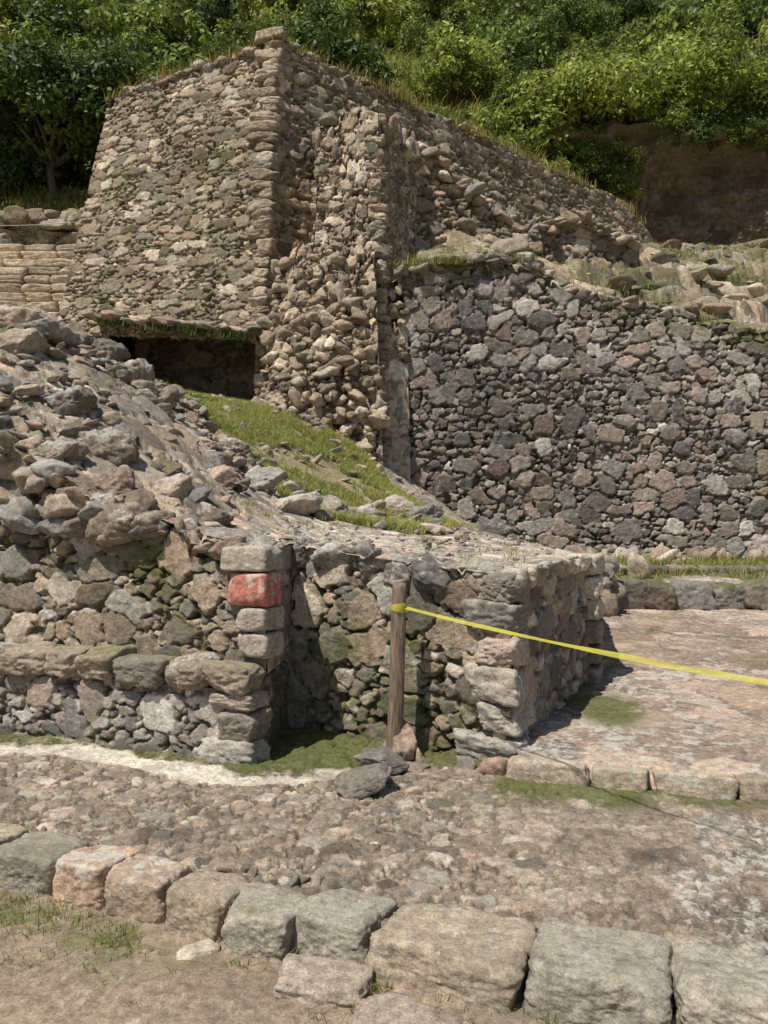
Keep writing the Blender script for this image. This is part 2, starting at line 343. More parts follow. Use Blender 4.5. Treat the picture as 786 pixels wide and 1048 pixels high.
wall('upper_return',(-.67,4.56,.50),(-.60,5.22,.50),(-.67,4.6,1.2),(-.60,5.22,1.2),.012,.16,.12,24,parent=pl,relief=.04,moss=.25,bulge=.02)
q=Rocks()
d=np.array([-4.26,1.58]);Ld=np.linalg.norm(d);d/=Ld; yaw=math.atan2(-d[1],-d[0]); inn=np.array([.348,.937])
pos=.0
while pos<Ld-.2:
    L=RNG.uniform(.2,.36) if pos>0 else .29
    cx=np.array([-.74,4.42])+d*(pos+L/2-.02)+inn*(.055+RNG.normal(0,.006))
    q.add((cx[0],cx[1],.495+RNG.normal(0,.007)),(L/2*1.01,.125,.085+RNG.uniform(-.008,.006)),rot=(RNG.normal(0,.03),RNG.normal(0,.025),yaw+RNG.normal(0,.04)),sub=5,boxy=True,k=10,moss=RNG.uniform(.15,.6),lich=RNG.uniform(.1,.6),pal=PAL_WARM[[0,1,2,3,5]]*.85); pos+=L
for z,h,l in ((.07,.085,.17),(.235,.08,.12),(.37,.05,.15)):
    c=np.array([-.74,4.42])+d*(l-.04)+inn*.06
    q.add((c[0],c[1],z),(l,.10,h),rot=(0,0,yaw+RNG.normal(0,.03)),sub=5,boxy=True,moss=.4,lich=.2,pal=PAL_GREY)
zz=.585
for i,(h,l,col) in enumerate(((.072,.10,None),(.072,.11,None),(.10,.135,(.33,.125,.095)),(.072,.15,None))):
    c=np.array([-.67,4.56])+d*(l-.03)+inn*.06; zc=zz+h; zz+=2*h+.004
    q.add((c[0],c[1],zc),(l,.12,h),rot=(0,0,yaw+RNG.normal(0,.03)),sub=5,boxy=True,k=14,rough=.05,jit=.04,moss=-.1 if col else .3,lich=.65 if col else .4,col=col or (.26,.23,.19))
q.build('moulding_and_quoins',M_KERB,pl)

# =================================================================== LOW PLATFORM BLOCK
bl=empty('stone_platform_block')
fr=lambda U,W,s: .14*np.exp(-((s-.1)/.15)**2)+.12*(1-ss(.05,.5,W))
wall('front_face',(-.66,5.2,-.02),(.71,4.42,-.02),(-.66,5.23,1.2),(.71,4.46,1.1),.0066,.155,.12,31,parent=bl,pal=PAL,relief=.065,moss=.28,mossf=fr,top=edge_top(-.66,5.2,.71,4.46,.0),bulge=.03)
wall('side_face',(.71,4.42,0),(1.62,6.15,.05),(.71,4.46,1.1),(1.6,6.15,1.1),.008,.17,.12,32,parent=bl,relief=.055,moss=.2,top=edge_top(.71,4.46,1.6,6.15,.0),bulge=.03)
wall('rear_return',(1.6,6.15,.05),(3.2,12.7,.4),(1.6,6.15,1.1),(3.2,12.7,.8),.03,.22,.15,33,parent=bl,relief=.06,top=edge_top(1.6,6.15,3.2,12.7,0))
q=Rocks()
u=np.array([.868,-.497]); v=np.array([.466,.885]); cc=np.array([.71,4.42]); yw=math.atan2(u[1],u[0]); yv=math.atan2(v[1],v[0])
z=.0
for i,h in enumerate((.085,.09,.10,.085,.095,.08)):
    if i%2==0: l,w=.17,.11
    else: l,w=.12,.16
    c=cc-u*(l-.03)+v*(w-.03)
    q.add((c[0],c[1],z+h),(l,w,h*.99),rot=(RNG.normal(0,.02),RNG.normal(0,.02),yw+RNG.normal(0,.03)),sub=5,boxy=True,k=12,moss=RNG.uniform(.2,.55),lich=RNG.uniform(.1,.5),pal=PAL_GREY[[0,2,3,4]])
    z+=2*h+.003
z=.1
for i in range(6):
    c=np.array([1.60,6.13])-v*.12; q.add((c[0],c[1],z+.08),(.15,.09,.08),rot=(0,0,yv+RNG.normal(0,.05)),sub=4,boxy=True); z+=.165
for s,a,b,cz in ((.05,.14,.11,.10),(.21,.16,.12,.11),(.37,.12,.11,.12),(.52,.13,.11,.10),(.68,.16,.12,.11),(.86,.17,.14,.10)):
    c=np.array([-.62,5.2])*(1-s)+cc*s+v*.085
    q.add((c[0],c[1],float(hf(c[0],c[1]+.05))-.085),(a,b,cz),rot=(RNG.normal(0,.2),RNG.normal(0,.2),yw+RNG.normal(0,.15)),sub=5,moss=RNG.uniform(.1,.5),lich=RNG.uniform(.3,.9),pal=PAL_GREY)
for s in np.linspace(.08,.98,11):
    c=cc*(1-s)+np.array([1.6,6.13])*s-u*.07
    q.add((c[0],c[1],float(hf(c[0],c[1]))-.055),(.11+RNG.uniform(0,.03),.1,.06),rot=(RNG.normal(0,.1),RNG.normal(0,.1),yv+RNG.normal(0,.2)),sub=4,boxy=True,k=9,lich=.5,moss=.2,pal=PAL_WARM)
q.build('quoins_and_cap_stones',M_KERB,bl)

# =================================================================== GROUND, PATH, PAVEMENT
KX=[-5,-1.6,0,1.2,4]; KY=[4.75,3.44,2.84,2.42,1.4]
def yk(x): return np.interp(x,KX,KY)
def dist_poly(X,Y,pl_):
    D=np.full(X.shape,9.)
    for (a,b),(c,d_) in zip(pl_[:-1],pl_[1:]):
        L2=(c-a)**2+(d_-b)**2; t=np.clip(((X-a)*(c-a)+(Y-b)*(d_-b))/L2,0,1)
        D=np.minimum(D,np.hypot(X-a-t*(c-a),Y-b-t*(d_-b)))
    return D
def build_pave():
    xs=np.linspace(-4.5,3.6,1100)[None,:]; t=np.linspace(0,1,460)[:,None]
    y0=yk(xs); Y=y0+t*(6.4-y0); X=np.broadcast_to(xs,Y.shape)
    h,c,m=stones(X,Y,.060,.054,401,relief=.030,pal=PAL_WARM*.68,mortar=(.14,.11,.08),big=.4,deep=.5)
    hb,cb,mb=stones(X,Y,.20,.15,405,relief=.014,pal=PAL_WARM*.75,mortar=(.19,.155,.12),joint=.25,warp=.5,deep=.2)
    w=ss(.35,.6,fbm(X*1.2,Y*1.2,44,3)*.5+.35*ss(-.1,1.3,X))[...,None]
    c=c*(1-w*.7)+cb*w*.7; h=h*(1-.5*w[...,0])+hb*.5*w[...,0]+(fbm(X*14,Y*14,49,4)-.5)*.012
    strip=[(-4.5,5.55),(-2.27,4.76),(-1.64,4.60),(-1.0,4.28),(-.78,4.17),(-.47,4.19),(-.17,4.28)]
    D=dist_poly(X,Y,strip)+(fbm(X*5,Y*5,47,4)-.5)*.2
    sm=1-ss(.055,.10,D)
    c=c*(1-sm[...,None])+np.array((.38,.35,.285))*sm[...,None]*(.7+.5*fbm(X*8,Y*8,48))[...,None]
    h=h*(1-.8*sm)+.012*sm
    M=np.zeros(X.shape+(3,))
    wallD=dist_poly(X,Y,[(-5,6.0),(-.74,4.42),(-.62,5.2),(.71,4.42),(.70,4.2),(1.85,3.88),(4,3.3)])
    ms=.85*(1-ss(.05,.32,wallD+(fbm(X*3,Y*3,51,4)-.5)*.4))
    rec=(inpoly(X,Y,[(-.8,4.3),(-.7,5.4),(-.1,4.95),(-.12,4.35)])).astype(float)
    ms=np.maximum(ms,rec*1.1)
    ms=ms+.7*np.exp(-(((X-.85)/.75)**2+((Y-3.88)/.16)**2))*(fbm(X*3,Y*3,53)*1.3)
    M[...,0]=ms*(1-sm)+(fbm(X*1.5,Y*1.5,52)-.5)*.6+.4*sm*ss(.48,.62,fbm(X*4,Y*4,59))+.12*np.exp(-((Y-yk(X)-.2)/.12)**2)
    M[...,1]=-.30+.8*ss(.5,.72,fbm(X*1.6,Y*1.6,55,4))*ss(.0,1.0,X)+.4*ss(.6,.75,fbm(X*2,Y*2,58,4))
    h=h*(1-.3*np.clip(ms,0,1))+.035*np.clip(ms,0,1)*fbm(X*14,Y*14,57,5)
    near=np.exp(-((Y-yk(X))/.3)**2)
    Z=h*(1-.3*near)+(fbm(X*.9,Y*.9,60,3)-.5)*.05*(1-near)-.032*near
    P=np.stack([X,Y,Z],-1); P0=P[:1].copy(); P0[...,2]=-.25
    P=np.concatenate([P0,P]); c=np.concatenate([c[:1],c]); M=np.concatenate([M[:1],M])
    return grid('cobbled_pavement',P,c,M,M_PAVE)
build_pave()
PZ=-.122
def build_path():
    xs=np.linspace(-5,4.5,700)[None,:]; ys=np.linspace(.3,4.9,450)[:,None]
    X=xs+0*ys;Y=ys+0*xs
    h=(fbm(X*2,Y*2,71,5)-.5)*.025+(fbm(X*18,Y*18,72,4)-.5)*.014
    f1,f2,R,_,_=cells(X,Y,.045,.045,73,.5); peb=(1-ss(.1,.30,f1))*(R[...,3]>.3)
    h=h+peb*.008
    base=np.array((.20,.16,.12))*(.7+.6*fbm(X*3,Y*3,74))[...,None]
    c=base*(1-peb[...,None]*.5)+pick(PAL,R[...,6],R[...,7])*peb[...,None]*.5
    M=np.zeros(X.shape+(3,)); D=Y-(yk(X)-.15)
    M[...,0]=.05+.5*np.exp(-((D+.12)/.2)**2)*ss(.9,-.6,X)+(fbm(X*2,Y*2,75,5)-.5)*.9-.25*ss(-.5,.6,X)
    M[...,1]=-.5
    return grid('dirt_path',np.stack([X,Y,PZ+h],-1),c,M,M_DIRT)
build_path()
def build_ground():
    a=np.concatenate([-np.geomspace(400,8,14),np.linspace(-6,6,9),np.geomspace(8,400,14)])
    X,Y=np.meshgrid(a,a); Z=-.24+0*X
    c=np.zeros(X.shape+(3,))+np.array((.16,.14,.09)); M=np.zeros(X.shape+(3,)); M[...,0]=.4
    grid('ground',np.stack([X,Y,Z],-1),c,M,M_DIRT)
build_ground()

kb=Rocks()
KS=[(-3.6,4.25,.4,.3),(-3.2,4.1,.38,.28),(-2.8,3.93,.4,.3),(-2.45,3.78,.35,.28),(-2.1,3.64,.34,.28),(-1.79,3.52,.32,.28),(-1.47,3.41,.33,.28),(-1.19,3.29,.27,.25),(-.935,3.17,.27,.24),(-.67,3.05,.27,.25),(-.435,2.93,.25,.28),(-.16,2.89,.31,.24),(.245,2.74,.51,.35),(.70,2.58,.43,.33),(1.11,2.46,.40,.34),(1.52,2.31,.42,.34),(1.94,2.17,.42,.34),(2.4,2.0,.5,.34)]
KC={7:(.31,.22,.16),8:(.27,.205,.155)}
for i,(x,y,L,W) in enumerate(KS):
    kb.add((x,y,-.072+RNG.normal(0,.004)),(L/2*1.01,W/2,.100),rot=(RNG.normal(-.03,.015),RNG.normal(0,.015),math.radians(-20)+RNG.normal(0,.05)),sub=6,boxy=True,k=14,jit=.055,cham=1.17,rough=.065,moss=(.42 if x<-1.3 else RNG.uniform(.1,.38)),lich=RNG.uniform(.0,.6),col=KC.get(i,PAL_WARM[RNG.choice([0,1,5,1])]*RNG.uniform(.8,.95)))
kb.add((-.20,2.63,-.120),(.16,.085,.055),rot=(.05,.04,-.15),sub=5,boxy=True,k=12,lich=.1,col=(.24,.20,.16))
kb.add((.06,2.42,-.130),(.18,.12,.04),rot=(.03,.0,-.3),sub=5,boxy=True,k=12,lich=.0,col=(.22,.18,.145))
kb.add((-.66,2.85,-.13),(.10,.05,.04),rot=(.03,.0,.3),sub=4,lich=.0)
for i in range(50):
    x=RNG.uniform(-2.5,1.3); kb.add((x,yk(x)+RNG.uniform(.14,.2),-.02),RNG.uniform(.015,.035,3)*np.array([1.4,1,.6]),sub=3,pal=PAL*.7,moss=.3)
kb.build('front_kerb',M_KERB)
# =================================================================== RIGHT TERRACES
def build_terrace():
    xs=np.linspace(.72,9,620)[None,:]; y0=np.interp(xs,[.68,1.85,4,9],[4.26,3.95,3.38,2.2]); t=np.linspace(0,1,480)[:,None]**1.3
    Y=y0+t*(10.25-y0); X=xs+0*Y
    h,c,m=stones(X,Y,.42,.32,501,relief=.015,pal=PAL_WARM[[0,2,1,5]]*.84,mortar=(.20,.17,.14),joint=.10,warp=.5,deep=.25)
    h2,c2,m2=stones(X,Y,.08,.07,503,relief=.012,pal=PAL_WARM*.74,mortar=(.18,.15,.12),deep=.3)
    w=ss(.40,.6,fbm(X*1.1,Y*1.1,504,3))[...,None]; c=c*(1-.7*w)+c2*.7*w; h=h+h2*w[...,0]+(fbm(X*10,Y*10,508,4)-.5)*.014
    c=c*np.array((1.0,.94,.94))
    M=np.zeros(X.shape+(3,))
    M[...,0]=1.05*np.exp(-(((X-1.45)/.24)**2+((Y-5.15)/.45)**2))+.5*np.exp(-((X-.466*(Y-4.42)/.885-.74)/.10)**2)+(fbm(X*1.7,Y*1.7,505)-.5)*.8
    M[...,0]+=.6*np.exp(-(((X-3.4)/.6)**2+((Y-6.9)/.25)**2))+.5*ss(9.7,10.1,Y)
    M[...,1]=.16+(fbm(X*1.2,Y*1.2,506,4)-.45)*1.3
    Z=.115+h+(fbm(X*.8,Y*.8,507,3)-.5)*.03+.02*np.clip(M[...,0],0,1)*fbm(X*14,Y*14,509,4)
    P=np.stack([X,Y,Z],-1); P0=P[:1].copy(); P0[...,2]=-.1
    grid('stone_terrace',np.concatenate([P0,P]),np.concatenate([c[:1],c]),np.concatenate([M[:1],M]),M_PAVE)
    xs=np.linspace(2.2,9.5,360)[None,:]; ys=np.linspace(10.2,13,140)[:,None]; X=xs+0*ys;Y=ys+0*xs
    h,c,m=stones(X,Y,.25,.2,511,relief=.05,pal=PAL,warp=.4)
    Z=.43+(Y-10.2)*.05+h*.6+(fbm(X,Y,512)-.5)*.06
    g=ss(.38,.55,fbm(X*1.2,Y*2,513,4))
    M=np.zeros(X.shape+(3,)); M[...,0]=.1+.6*g; c=c*(1-.6*g[...,None])+np.array((.14,.13,.06))*.6*g[...,None]
    P=np.stack([X,Y,Z],-1); P0=P[:1].copy(); P0[...,2]=.05
    grid('upper_terrace',np.concatenate([P0,P]),np.concatenate([c[:1],c]),np.concatenate([M[:1],M]),M_STONE)
build_terrace()
tk=Rocks()
x=.66
pts=lambda x: np.interp(x,[.68,1.85,4,9],[4.2,3.88,3.3,2.1])
for L in (.42,.29,.38,.40,.42,.36,.4,.45,.4,.5,.45):
    xc=x+L/2; ang=math.atan2(pts(x+L)-pts(x),L)
    tk.add((xc,pts(xc)+.09,.05),(L/2*1.01,.10,.076),rot=(RNG.normal(-.03,.02),RNG.normal(0,.015),ang),sub=5,boxy=True,k=16,jit=.05,cham=1.2,rough=.06,moss=RNG.uniform(.1,.4),lich=RNG.uniform(.1,.6),pal=PAL_WARM[[0,1,2,5]]*.9); x+=L
tk.add((.60,4.30,.05),(.10,.05,.075),rot=(.5,.1,-.3),sub=4,col=(.25,.17,.13)); tk.add((.45,4.36,.02),(.09,.05,.03),sub=4,moss=.3)
tk.build('terrace_kerb',M_KERB)
sk=Rocks(); x=2.55
while x<9:
    L=RNG.uniform(.35,.7); sk.add((x+L/2,10.12+RNG.normal(0,.02),.27),(L/2*1.03,.2,.18+RNG.normal(0,.015)),rot=(0,0,RNG.normal(0,.04)),sub=5,boxy=True,k=12,rough=.12,moss=RNG.uniform(.4,.75),lich=0,pal=PAL_GREY*.75); x+=L
x=2.9
while x<9:
    L=RNG.uniform(.3,.6); sk.add((x+L/2,11.0+RNG.normal(0,.03),.50),(L/2,.16,.08),rot=(0,0,RNG.normal(0,.05)),sub=4,boxy=True,moss=RNG.uniform(.1,.5),lich=.1,pal=PAL_GREY); x+=L
for i in range(26):
    sk.add((RNG.uniform(2.35,2.75),RNG.uniform(9.4,10.1),RNG.uniform(.2,.62)),RNG.uniform(.10,.2,3),sub=4,moss=.2,lich=.1)
for i in range(60):
    xx=RNG.uniform(1.2,8); sk.add((xx,RNG.uniform(12.2,12.55),.58),RNG.uniform(.06,.20,3)*np.array([1.2,1,.8]),sub=3,moss=.2,lich=.1)
sk.add((3.35,10.6,.55),(.22,.15,.11),sub=4,col=(.33,.28,.21))
sk.build('terrace_step_stones',M_STONE)

# =================================================================== LARGE RIGHT WALL
rw=empty('rubble_masonry_wall')
WX=np.array([.34,1.0,1.65,2.2,2.58,3.04,3.8,4.74,6.07,9.5]); WZ=np.array([5.05,5.3,5.42,5.3,5.1,4.8,4.57,4.38,4.05,3.9])
wtop=lambda s: np.interp(.30+s*9.2,WX,WZ)+(vn(s*40,s*0,3)-.5)*.22+(vn(s*90,s*0,6)-.5)*.10
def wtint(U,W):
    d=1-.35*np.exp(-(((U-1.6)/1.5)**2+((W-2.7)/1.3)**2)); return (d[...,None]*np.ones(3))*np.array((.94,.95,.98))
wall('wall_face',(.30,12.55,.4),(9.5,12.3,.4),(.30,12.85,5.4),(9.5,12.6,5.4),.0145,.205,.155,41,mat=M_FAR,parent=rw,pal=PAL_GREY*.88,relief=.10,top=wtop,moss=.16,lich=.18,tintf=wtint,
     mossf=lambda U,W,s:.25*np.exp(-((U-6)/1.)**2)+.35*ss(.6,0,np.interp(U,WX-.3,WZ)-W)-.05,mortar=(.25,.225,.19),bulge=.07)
wall('plaster_end',(-.06,12.15,1.4),(.42,12.5,1.4),(.05,12.6,4.4),(.36,12.8,4.4),.016,.30,.25,42,mat=M_FAR,parent=rw,pal=PAL_WARM[[0,2,6,2]]*.85,relief=.05,mortar=(.34,.32,.27),moss=-.2,lich=.5,top=lambda s: 4.1+.5*s+(vn(s*9,s*0,4)-.5)*.5,bulge=.1,deep=.3)
q=Rocks()
for i in range(300):
    X_=RNG.uniform(.2,8.5); s=RNG.uniform(.05,.15); q.add((X_,12.75+RNG.uniform(0,.5),np.interp(X_,WX,WZ)+RNG.uniform(-.12,.06)),(s*1.4,s,s*.65),rot=(RNG.normal(0,.2),RNG.normal(0,.2),RNG.uniform(0,6)),sub=3,moss=RNG.uniform(.1,.8),lich=.2,pal=PAL_GREY)
for i in range(70):
    t=RNG.random(); q.add((RNG.uniform(-.1,.35),12.45+t*.35,2.0+3.1*t+RNG.uniform(-.2,.2)) if t>.55 else (RNG.uniform(-.12,.02),12.2+t*.4,1.5+2.8*t),RNG.uniform(.05,.12,3),sub=3,lich=.3,pal=PAL_WARM*.85)
q.build('wall_head_stones',M_FAR,rw)

up=TP([(.2,12.9,4.95),(1.65,12.9,5.3),(2.6,12.9,5.0),(3.8,12.8,4.45),(6,12.75,3.95),(9,12.6,3.85),(13,12.6,3.8),(1,14,5.9),(2.5,14.6,5.8),(4.5,15,5.6),(5.5,16,6.1),(7,16,5.6),(7,19,7.1),(8.5,22,8.1),(12,22,8.2),(11,17,6),(3,17,6.4),(6,20,7.5),(9,25,8.6),(14,25,8.7),(.3,15.5,5.5),(0,13.8,5)])
def upz(X,Y):
    Z=up(X,Y); st=.55; k=Z/st+(fbm(X*.7,Y*.7,606)-.5)*1.4; fr_=k-np.floor(k); return Z+(ss(.35,.65,fr_)-fr_)*st*.9*ss(0,1,Y-13)
def build_up():
    xs=np.linspace(.1,14,480)[None,:]; t=np.linspace(0,1,400)[:,None]; Y=12.72+t**1.15*(12.6)+0*xs; X=xs+0*Y
    h,c,m=stones(X,Y,.34,.30,601,relief=.18,pal=PAL,mortar=(.19,.155,.10)); Z=upz(X,Y)
    Z=Z+h+(fbm(X*1.2,Y*1.2,602,4)-.5)*.25*ss(0,.6,Y-12.8)
    M=np.zeros(X.shape+(3,)); M[...,0]=.55+(fbm(X*.9,Y*.9,603)-.5)*1.2; M[...,1]=.0
    grid('collapsed_upper_terraces',np.stack([X,Y,Z],-1),c,M,M_FAR)
build_up()
q=Rocks()
for i in range(800):
    X_=RNG.uniform(.4,11);Y_=RNG.uniform(12.9,22); s=.06+.24*RNG.random()**3
    q.add((X_,Y_,float(upz(np.array(X_),np.array(Y_)))+s*.1+.05),(s*1.5,s,s*.5),rot=(RNG.normal(0,.2),RNG.normal(0,.2),RNG.uniform(0,6)),sub=3,moss=RNG.uniform(.2,1.0),lich=RNG.uniform(-.2,.4))
q.build('fallen_stones',M_FAR)

mr_=empty('ruined_buttress_wall')
def prof(xs,zs,n1,seed): return lambda s: np.interp(s,xs,zs)+(vn(s*n1,s*0,seed)-.5)*.3+(vn(s*n1*2.7,s*0,seed+1)-.5)*.15
wall('sloping_face',(.55,13.5,4.8),(2.9,14.3,5.0),(.45,14.1,7.9),(2.7,14.9,7.9),.02,.24,.13,45,mat=M_FAR,parent=mr_,relief=.13,top=prof([0,.3,.6,1],[7.9,7.2,6.7,6.3],9,4),moss=.15,bulge=.14,pal=PAL*.8)
wall('low_face',(2.6,14.5,5.0),(4.8,15.1,5.0),(2.6,14.7,6.7),(4.8,15.3,6.7),.022,.28,.15,46,mat=M_FAR,parent=mr_,relief=.12,top=prof([0,.4,1],[6.75,6.7,6.3],8,6),moss=.3,bulge=.1,pal=PAL*.8)
wall('end_face',(4.8,15.1,5.0),(4.9,17,5.5),(4.8,15.3,6.7),(4.9,17,6.7),.03,.28,.15,47,mat=M_FAR,parent=mr_,relief=.12,top=prof([0,1],[6.3,6.4],8,6),moss=.3)
q=Rocks()
for i in range(240):
    s_=RNG.random(); x_=.5+4.3*s_; y_=14.1+1.2*s_+RNG.uniform(-.1,.6); z_=np.interp(s_,[0,.16,.32,.52,.7,1],[7.85,7.2,6.7,6.4,6.7,6.3])
    s=RNG.uniform(.06,.18); q.add((x_,y_,z_+RNG.uniform(-.15,.03)),(s*1.5,s,s*.6),rot=(RNG.normal(0,.3),RNG.normal(0,.3),RNG.uniform(0,6)),sub=3,moss=RNG.uniform(-.1,.7),lich=.1)
q.build('head_stones',M_FAR,mr_)

# =================================================================== PYRAMID
tw=empty('pyramid_masonry')
CB=(-1.94,13.0,4.05);CT=(-1.81,13.8,9.3);LT=(-5.2,15.4,9.15);LB=(-5.85,14.3,4.4)
tmoss=lambda U,W,s: .24*np.exp(-(((U-1.6)/2.1)**2+((W-6.0)/1.5)**2))-.0
wall('battered_face',LB,CB,LT,CT,.0145,.21,.09,51,mat=M_FAR,parent=tw,pal=PAL_WARM*.84,relief=.072,moss=.18,mossf=tmoss,lich=-.05,mortar=(.20,.16,.11),warp=.25,rag=.6,
     top=lambda s: 9.15+.12*s+(vn(s*22,s*0,2)-.5)*.16+(vn(s*60,s*0,5)-.5)*.10-.35*ss(.14,0,s))
wall('long_face',(-1.94,12.98,3.0),(9.6,23.2,3.0),(-1.81,13.8,9.3),(9.2,23.96,9.3),.025,.26,.11,52,mat=M_FAR,parent=tw,pal=PAL_WARM[[0,1,3,4,5,7]]*.9,relief=.085,moss=.18,rag=.7,
     top=lambda s: 9.3-1.5*ss(.72,.96,s)+(vn(s*50,s*0,2)-.5)*.2+(vn(s*130,s*0,5)-.5)*.14,mortar=(.20,.16,.11))
wall('rear_left_face',(-5.2,19.5,4),(-5.85,14.3,4.2),(-5,19.5,9.1),(-5.2,15.4,9.1),.04,.3,.15,53,mat=M_FAR,parent=tw,relief=.07)
wall('cavity_back',(-5.0,15.9,2.2),(-1.6,14.5,2.0),(-5.0,15.9,4.75),(-1.6,14.5,4.5),.03,.26,.15,54,mat=M_FAR,parent=tw,relief=.07,moss=.2,pal=PAL*.5,mortar=(.08,.07,.05))  # stone and mortar darkened: shade under the ledge is put into the colour
wall('footing',(-2.15,12.95,2.0),(-1.2,12.9,2.0),(-2.05,12.98,4.15),(-1.2,13.0,4.15),.02,.20,.13,55,mat=M_FAR,parent=tw,relief=.12)
wall('footing_side',(-2.1,15,2.0),(-2.15,12.95,2.0),(-2.1,15,4.3),(-2.05,12.98,4.15),.03,.20,.13,57,mat=M_FAR,parent=tw,relief=.08)
wall('footing_left',(-6.8,14.5,3.2),(-4.75,13.95,2.8),(-6.8,14.5,4.7),(-4.75,13.95,4.55),.025,.22,.14,56,mat=M_FAR,parent=tw,relief=.08)
xs=np.linspace(0,1,120)[None,:,None]; ts=np.linspace(0,1,60)[:,None,None]
C_=np.array((9.2,23.96,8.6));Dd=np.array((-5,23,9.4))
P=(np.array(LT)*(1-xs)+Dd*xs)*(1-ts)+ts*(np.array(CT)*(1-xs)+C_*xs)
P=P.copy(); P[...,2]+= -.06+.15*(fbm(P[...,0],P[...,1],77)-.5)
c=np.zeros(P.shape)+np.array((.2,.17,.11)); M=np.zeros(P.shape); M[...,0]=.5
grid('top_fill',P,c,M,M_FAR,tw)
P=np.array([[(-5.0,13.75,4.62),(-2.0,12.95,4.14)],[(-5.0,16,4.7),(-2.0,15,4.4)]],float); c=np.zeros((2,2,3))+.08; grid('cavity_roof',P,c,np.zeros((2,2,3)),M_FAR,tw)  # flat dark grey roof, recess shade put into its colour
q=Rocks()
zc=0.
while zc<1:
    hh=RNG.uniform(.06,.105); t=zc+hh/5.3; p=np.array(CB)*(1-t)+np.array(CT)*t; l=RNG.uniform(.13,.27)
    q.add((p[0]-l*.72+.045+RNG.normal(0,.012),p[1]+.13+RNG.normal(0,.015),p[2]),(l,.17,hh),rot=(RNG.normal(0,.03),RNG.normal(0,.05),math.radians(-16)+RNG.normal(0,.07)),sub=4,boxy=True,k=12,rough=.14,lich=.3,moss=RNG.uniform(-.2,.35),pal=PAL_WARM[[0,1,6,2]]*.86); zc+=2.02*hh/5.3
for i in range(130):
    t=RNG.random(); p=np.array(LT)*(1-t)+np.array(CT)*t; s=RNG.uniform(.05,.13); q.add((p[0],p[1]+RNG.uniform(.02,.25),p[2]+RNG.uniform(-.12,.0)-.3*float(ss(.14,0,np.array(t)))),(s*1.5,s,s*.6),rot=(RNG.normal(0,.2),RNG.normal(0,.2),RNG.uniform(0,6)),sub=3,lich=.1,moss=RNG.uniform(0,.6))
for i in range(330):
    t=RNG.random()*.98; p=np.array(CT)*(1-t)+np.array((9.2,23.96,9.3))*t; s=RNG.uniform(.05,.15); q.add((p[0]-RNG.uniform(0,.25),p[1]+RNG.uniform(.05,.25),p[2]-1.5*float(ss(.72,.96,np.array(t)))+RNG.uniform(-.14,.02)),(s*1.5,s,s*.6),rot=(0,0,RNG.uniform(0,6)),sub=3,lich=.1,moss=RNG.uniform(0,.6))
for i in range(34):
    t=(i+RNG.random())/34; s=RNG.uniform(.10,.2); q.add((-4.9+t*2.85,13.52-t*.85+RNG.uniform(-.04,.2),4.56-t*.43+RNG.normal(0,.025)),(s*1.3,s*1.2,s*.42),rot=(RNG.normal(0,.12),.15+RNG.normal(0,.1),RNG.normal(-.3,.4)),sub=4,k=16,rough=.16,moss=RNG.uniform(.2,.6),lich=.2,pal=PAL*.9)
for i in range(8):
    t=(i+.5)/8; q.add((-4.85+t*2.75,13.80-t*.85,4.54-t*.42),(.24,.34,.05),rot=(0,.15,-.3),sub=4,boxy=True,moss=.4,pal=PAL_GREY*.7)
q.build('quoins_and_ledge',M_FAR,tw)

bt=empty('broken_buttress')
wall('front_face',(-1.25,12.45,2.5),(.02,12.35,1.6),(-.97,12.95,7.8),(-.10,12.85,7.8),.016,.19,.10,61,mat=M_FAR,parent=bt,pal=PAL_WARM,relief=.10,bulge=.12,top=prof([0,.5,1],[7.35,7.75,7.7],6,8),moss=.02,lich=.1,mortar=(.23,.18,.12))
wall('right_face',(.02,12.35,1.6),(.75,13.7,4),(-.10,12.85,7.8),(.60,14.1,7.8),.019,.18,.10,62,mat=M_FAR,parent=bt,pal=PAL_WARM*.92,relief=.09,bulge=.08,top=prof([0,.5,1],[7.75,7.6,7.5],6,9))
wall('left_face',(-1.1,14.3,3),(-1.25,12.45,2.5),(-1.0,14.6,7.8),(-.97,12.95,7.8),.025,.2,.12,63,mat=M_FAR,parent=bt,pal=PAL_WARM*.88,relief=.09,top=prof([0,1],[7.4,7.4],6,9))
q=Rocks()
for i in range(170):
    x_=RNG.uniform(-1.05,.5); y_=RNG.uniform(12.95,14.3); s=RNG.uniform(.06,.17); q.add((x_,max(y_,12.95+max(0,x_)*1.5),7.5+RNG.uniform(-.2,.06)),(s*1.3,s,s*.7),sub=3,lich=.1,moss=RNG.uniform(-.2,.5),pal=PAL_WARM*.88)
for (A_,B_) in (((-.05,12.50,3.4),(-.16,12.99,7.7)),((-1.15,12.60,3.4),(-.89,13.10,7.3))):
    t=0
    while t<1:
        hh=RNG.uniform(.05,.09); p=np.array(A_)*(1-t)+np.array(B_)*t+RNG.normal(0,.02,3)
        q.add(p,(RNG.uniform(.09,.2),.13,hh),rot=(RNG.normal(0,.08),RNG.normal(0,.1),RNG.normal(0,.25)),sub=4,boxy=True,k=11,rough=.17,lich=.2,moss=RNG.uniform(-.2,.3),pal=PAL_WARM*.94); t+=2.02*hh/4.3
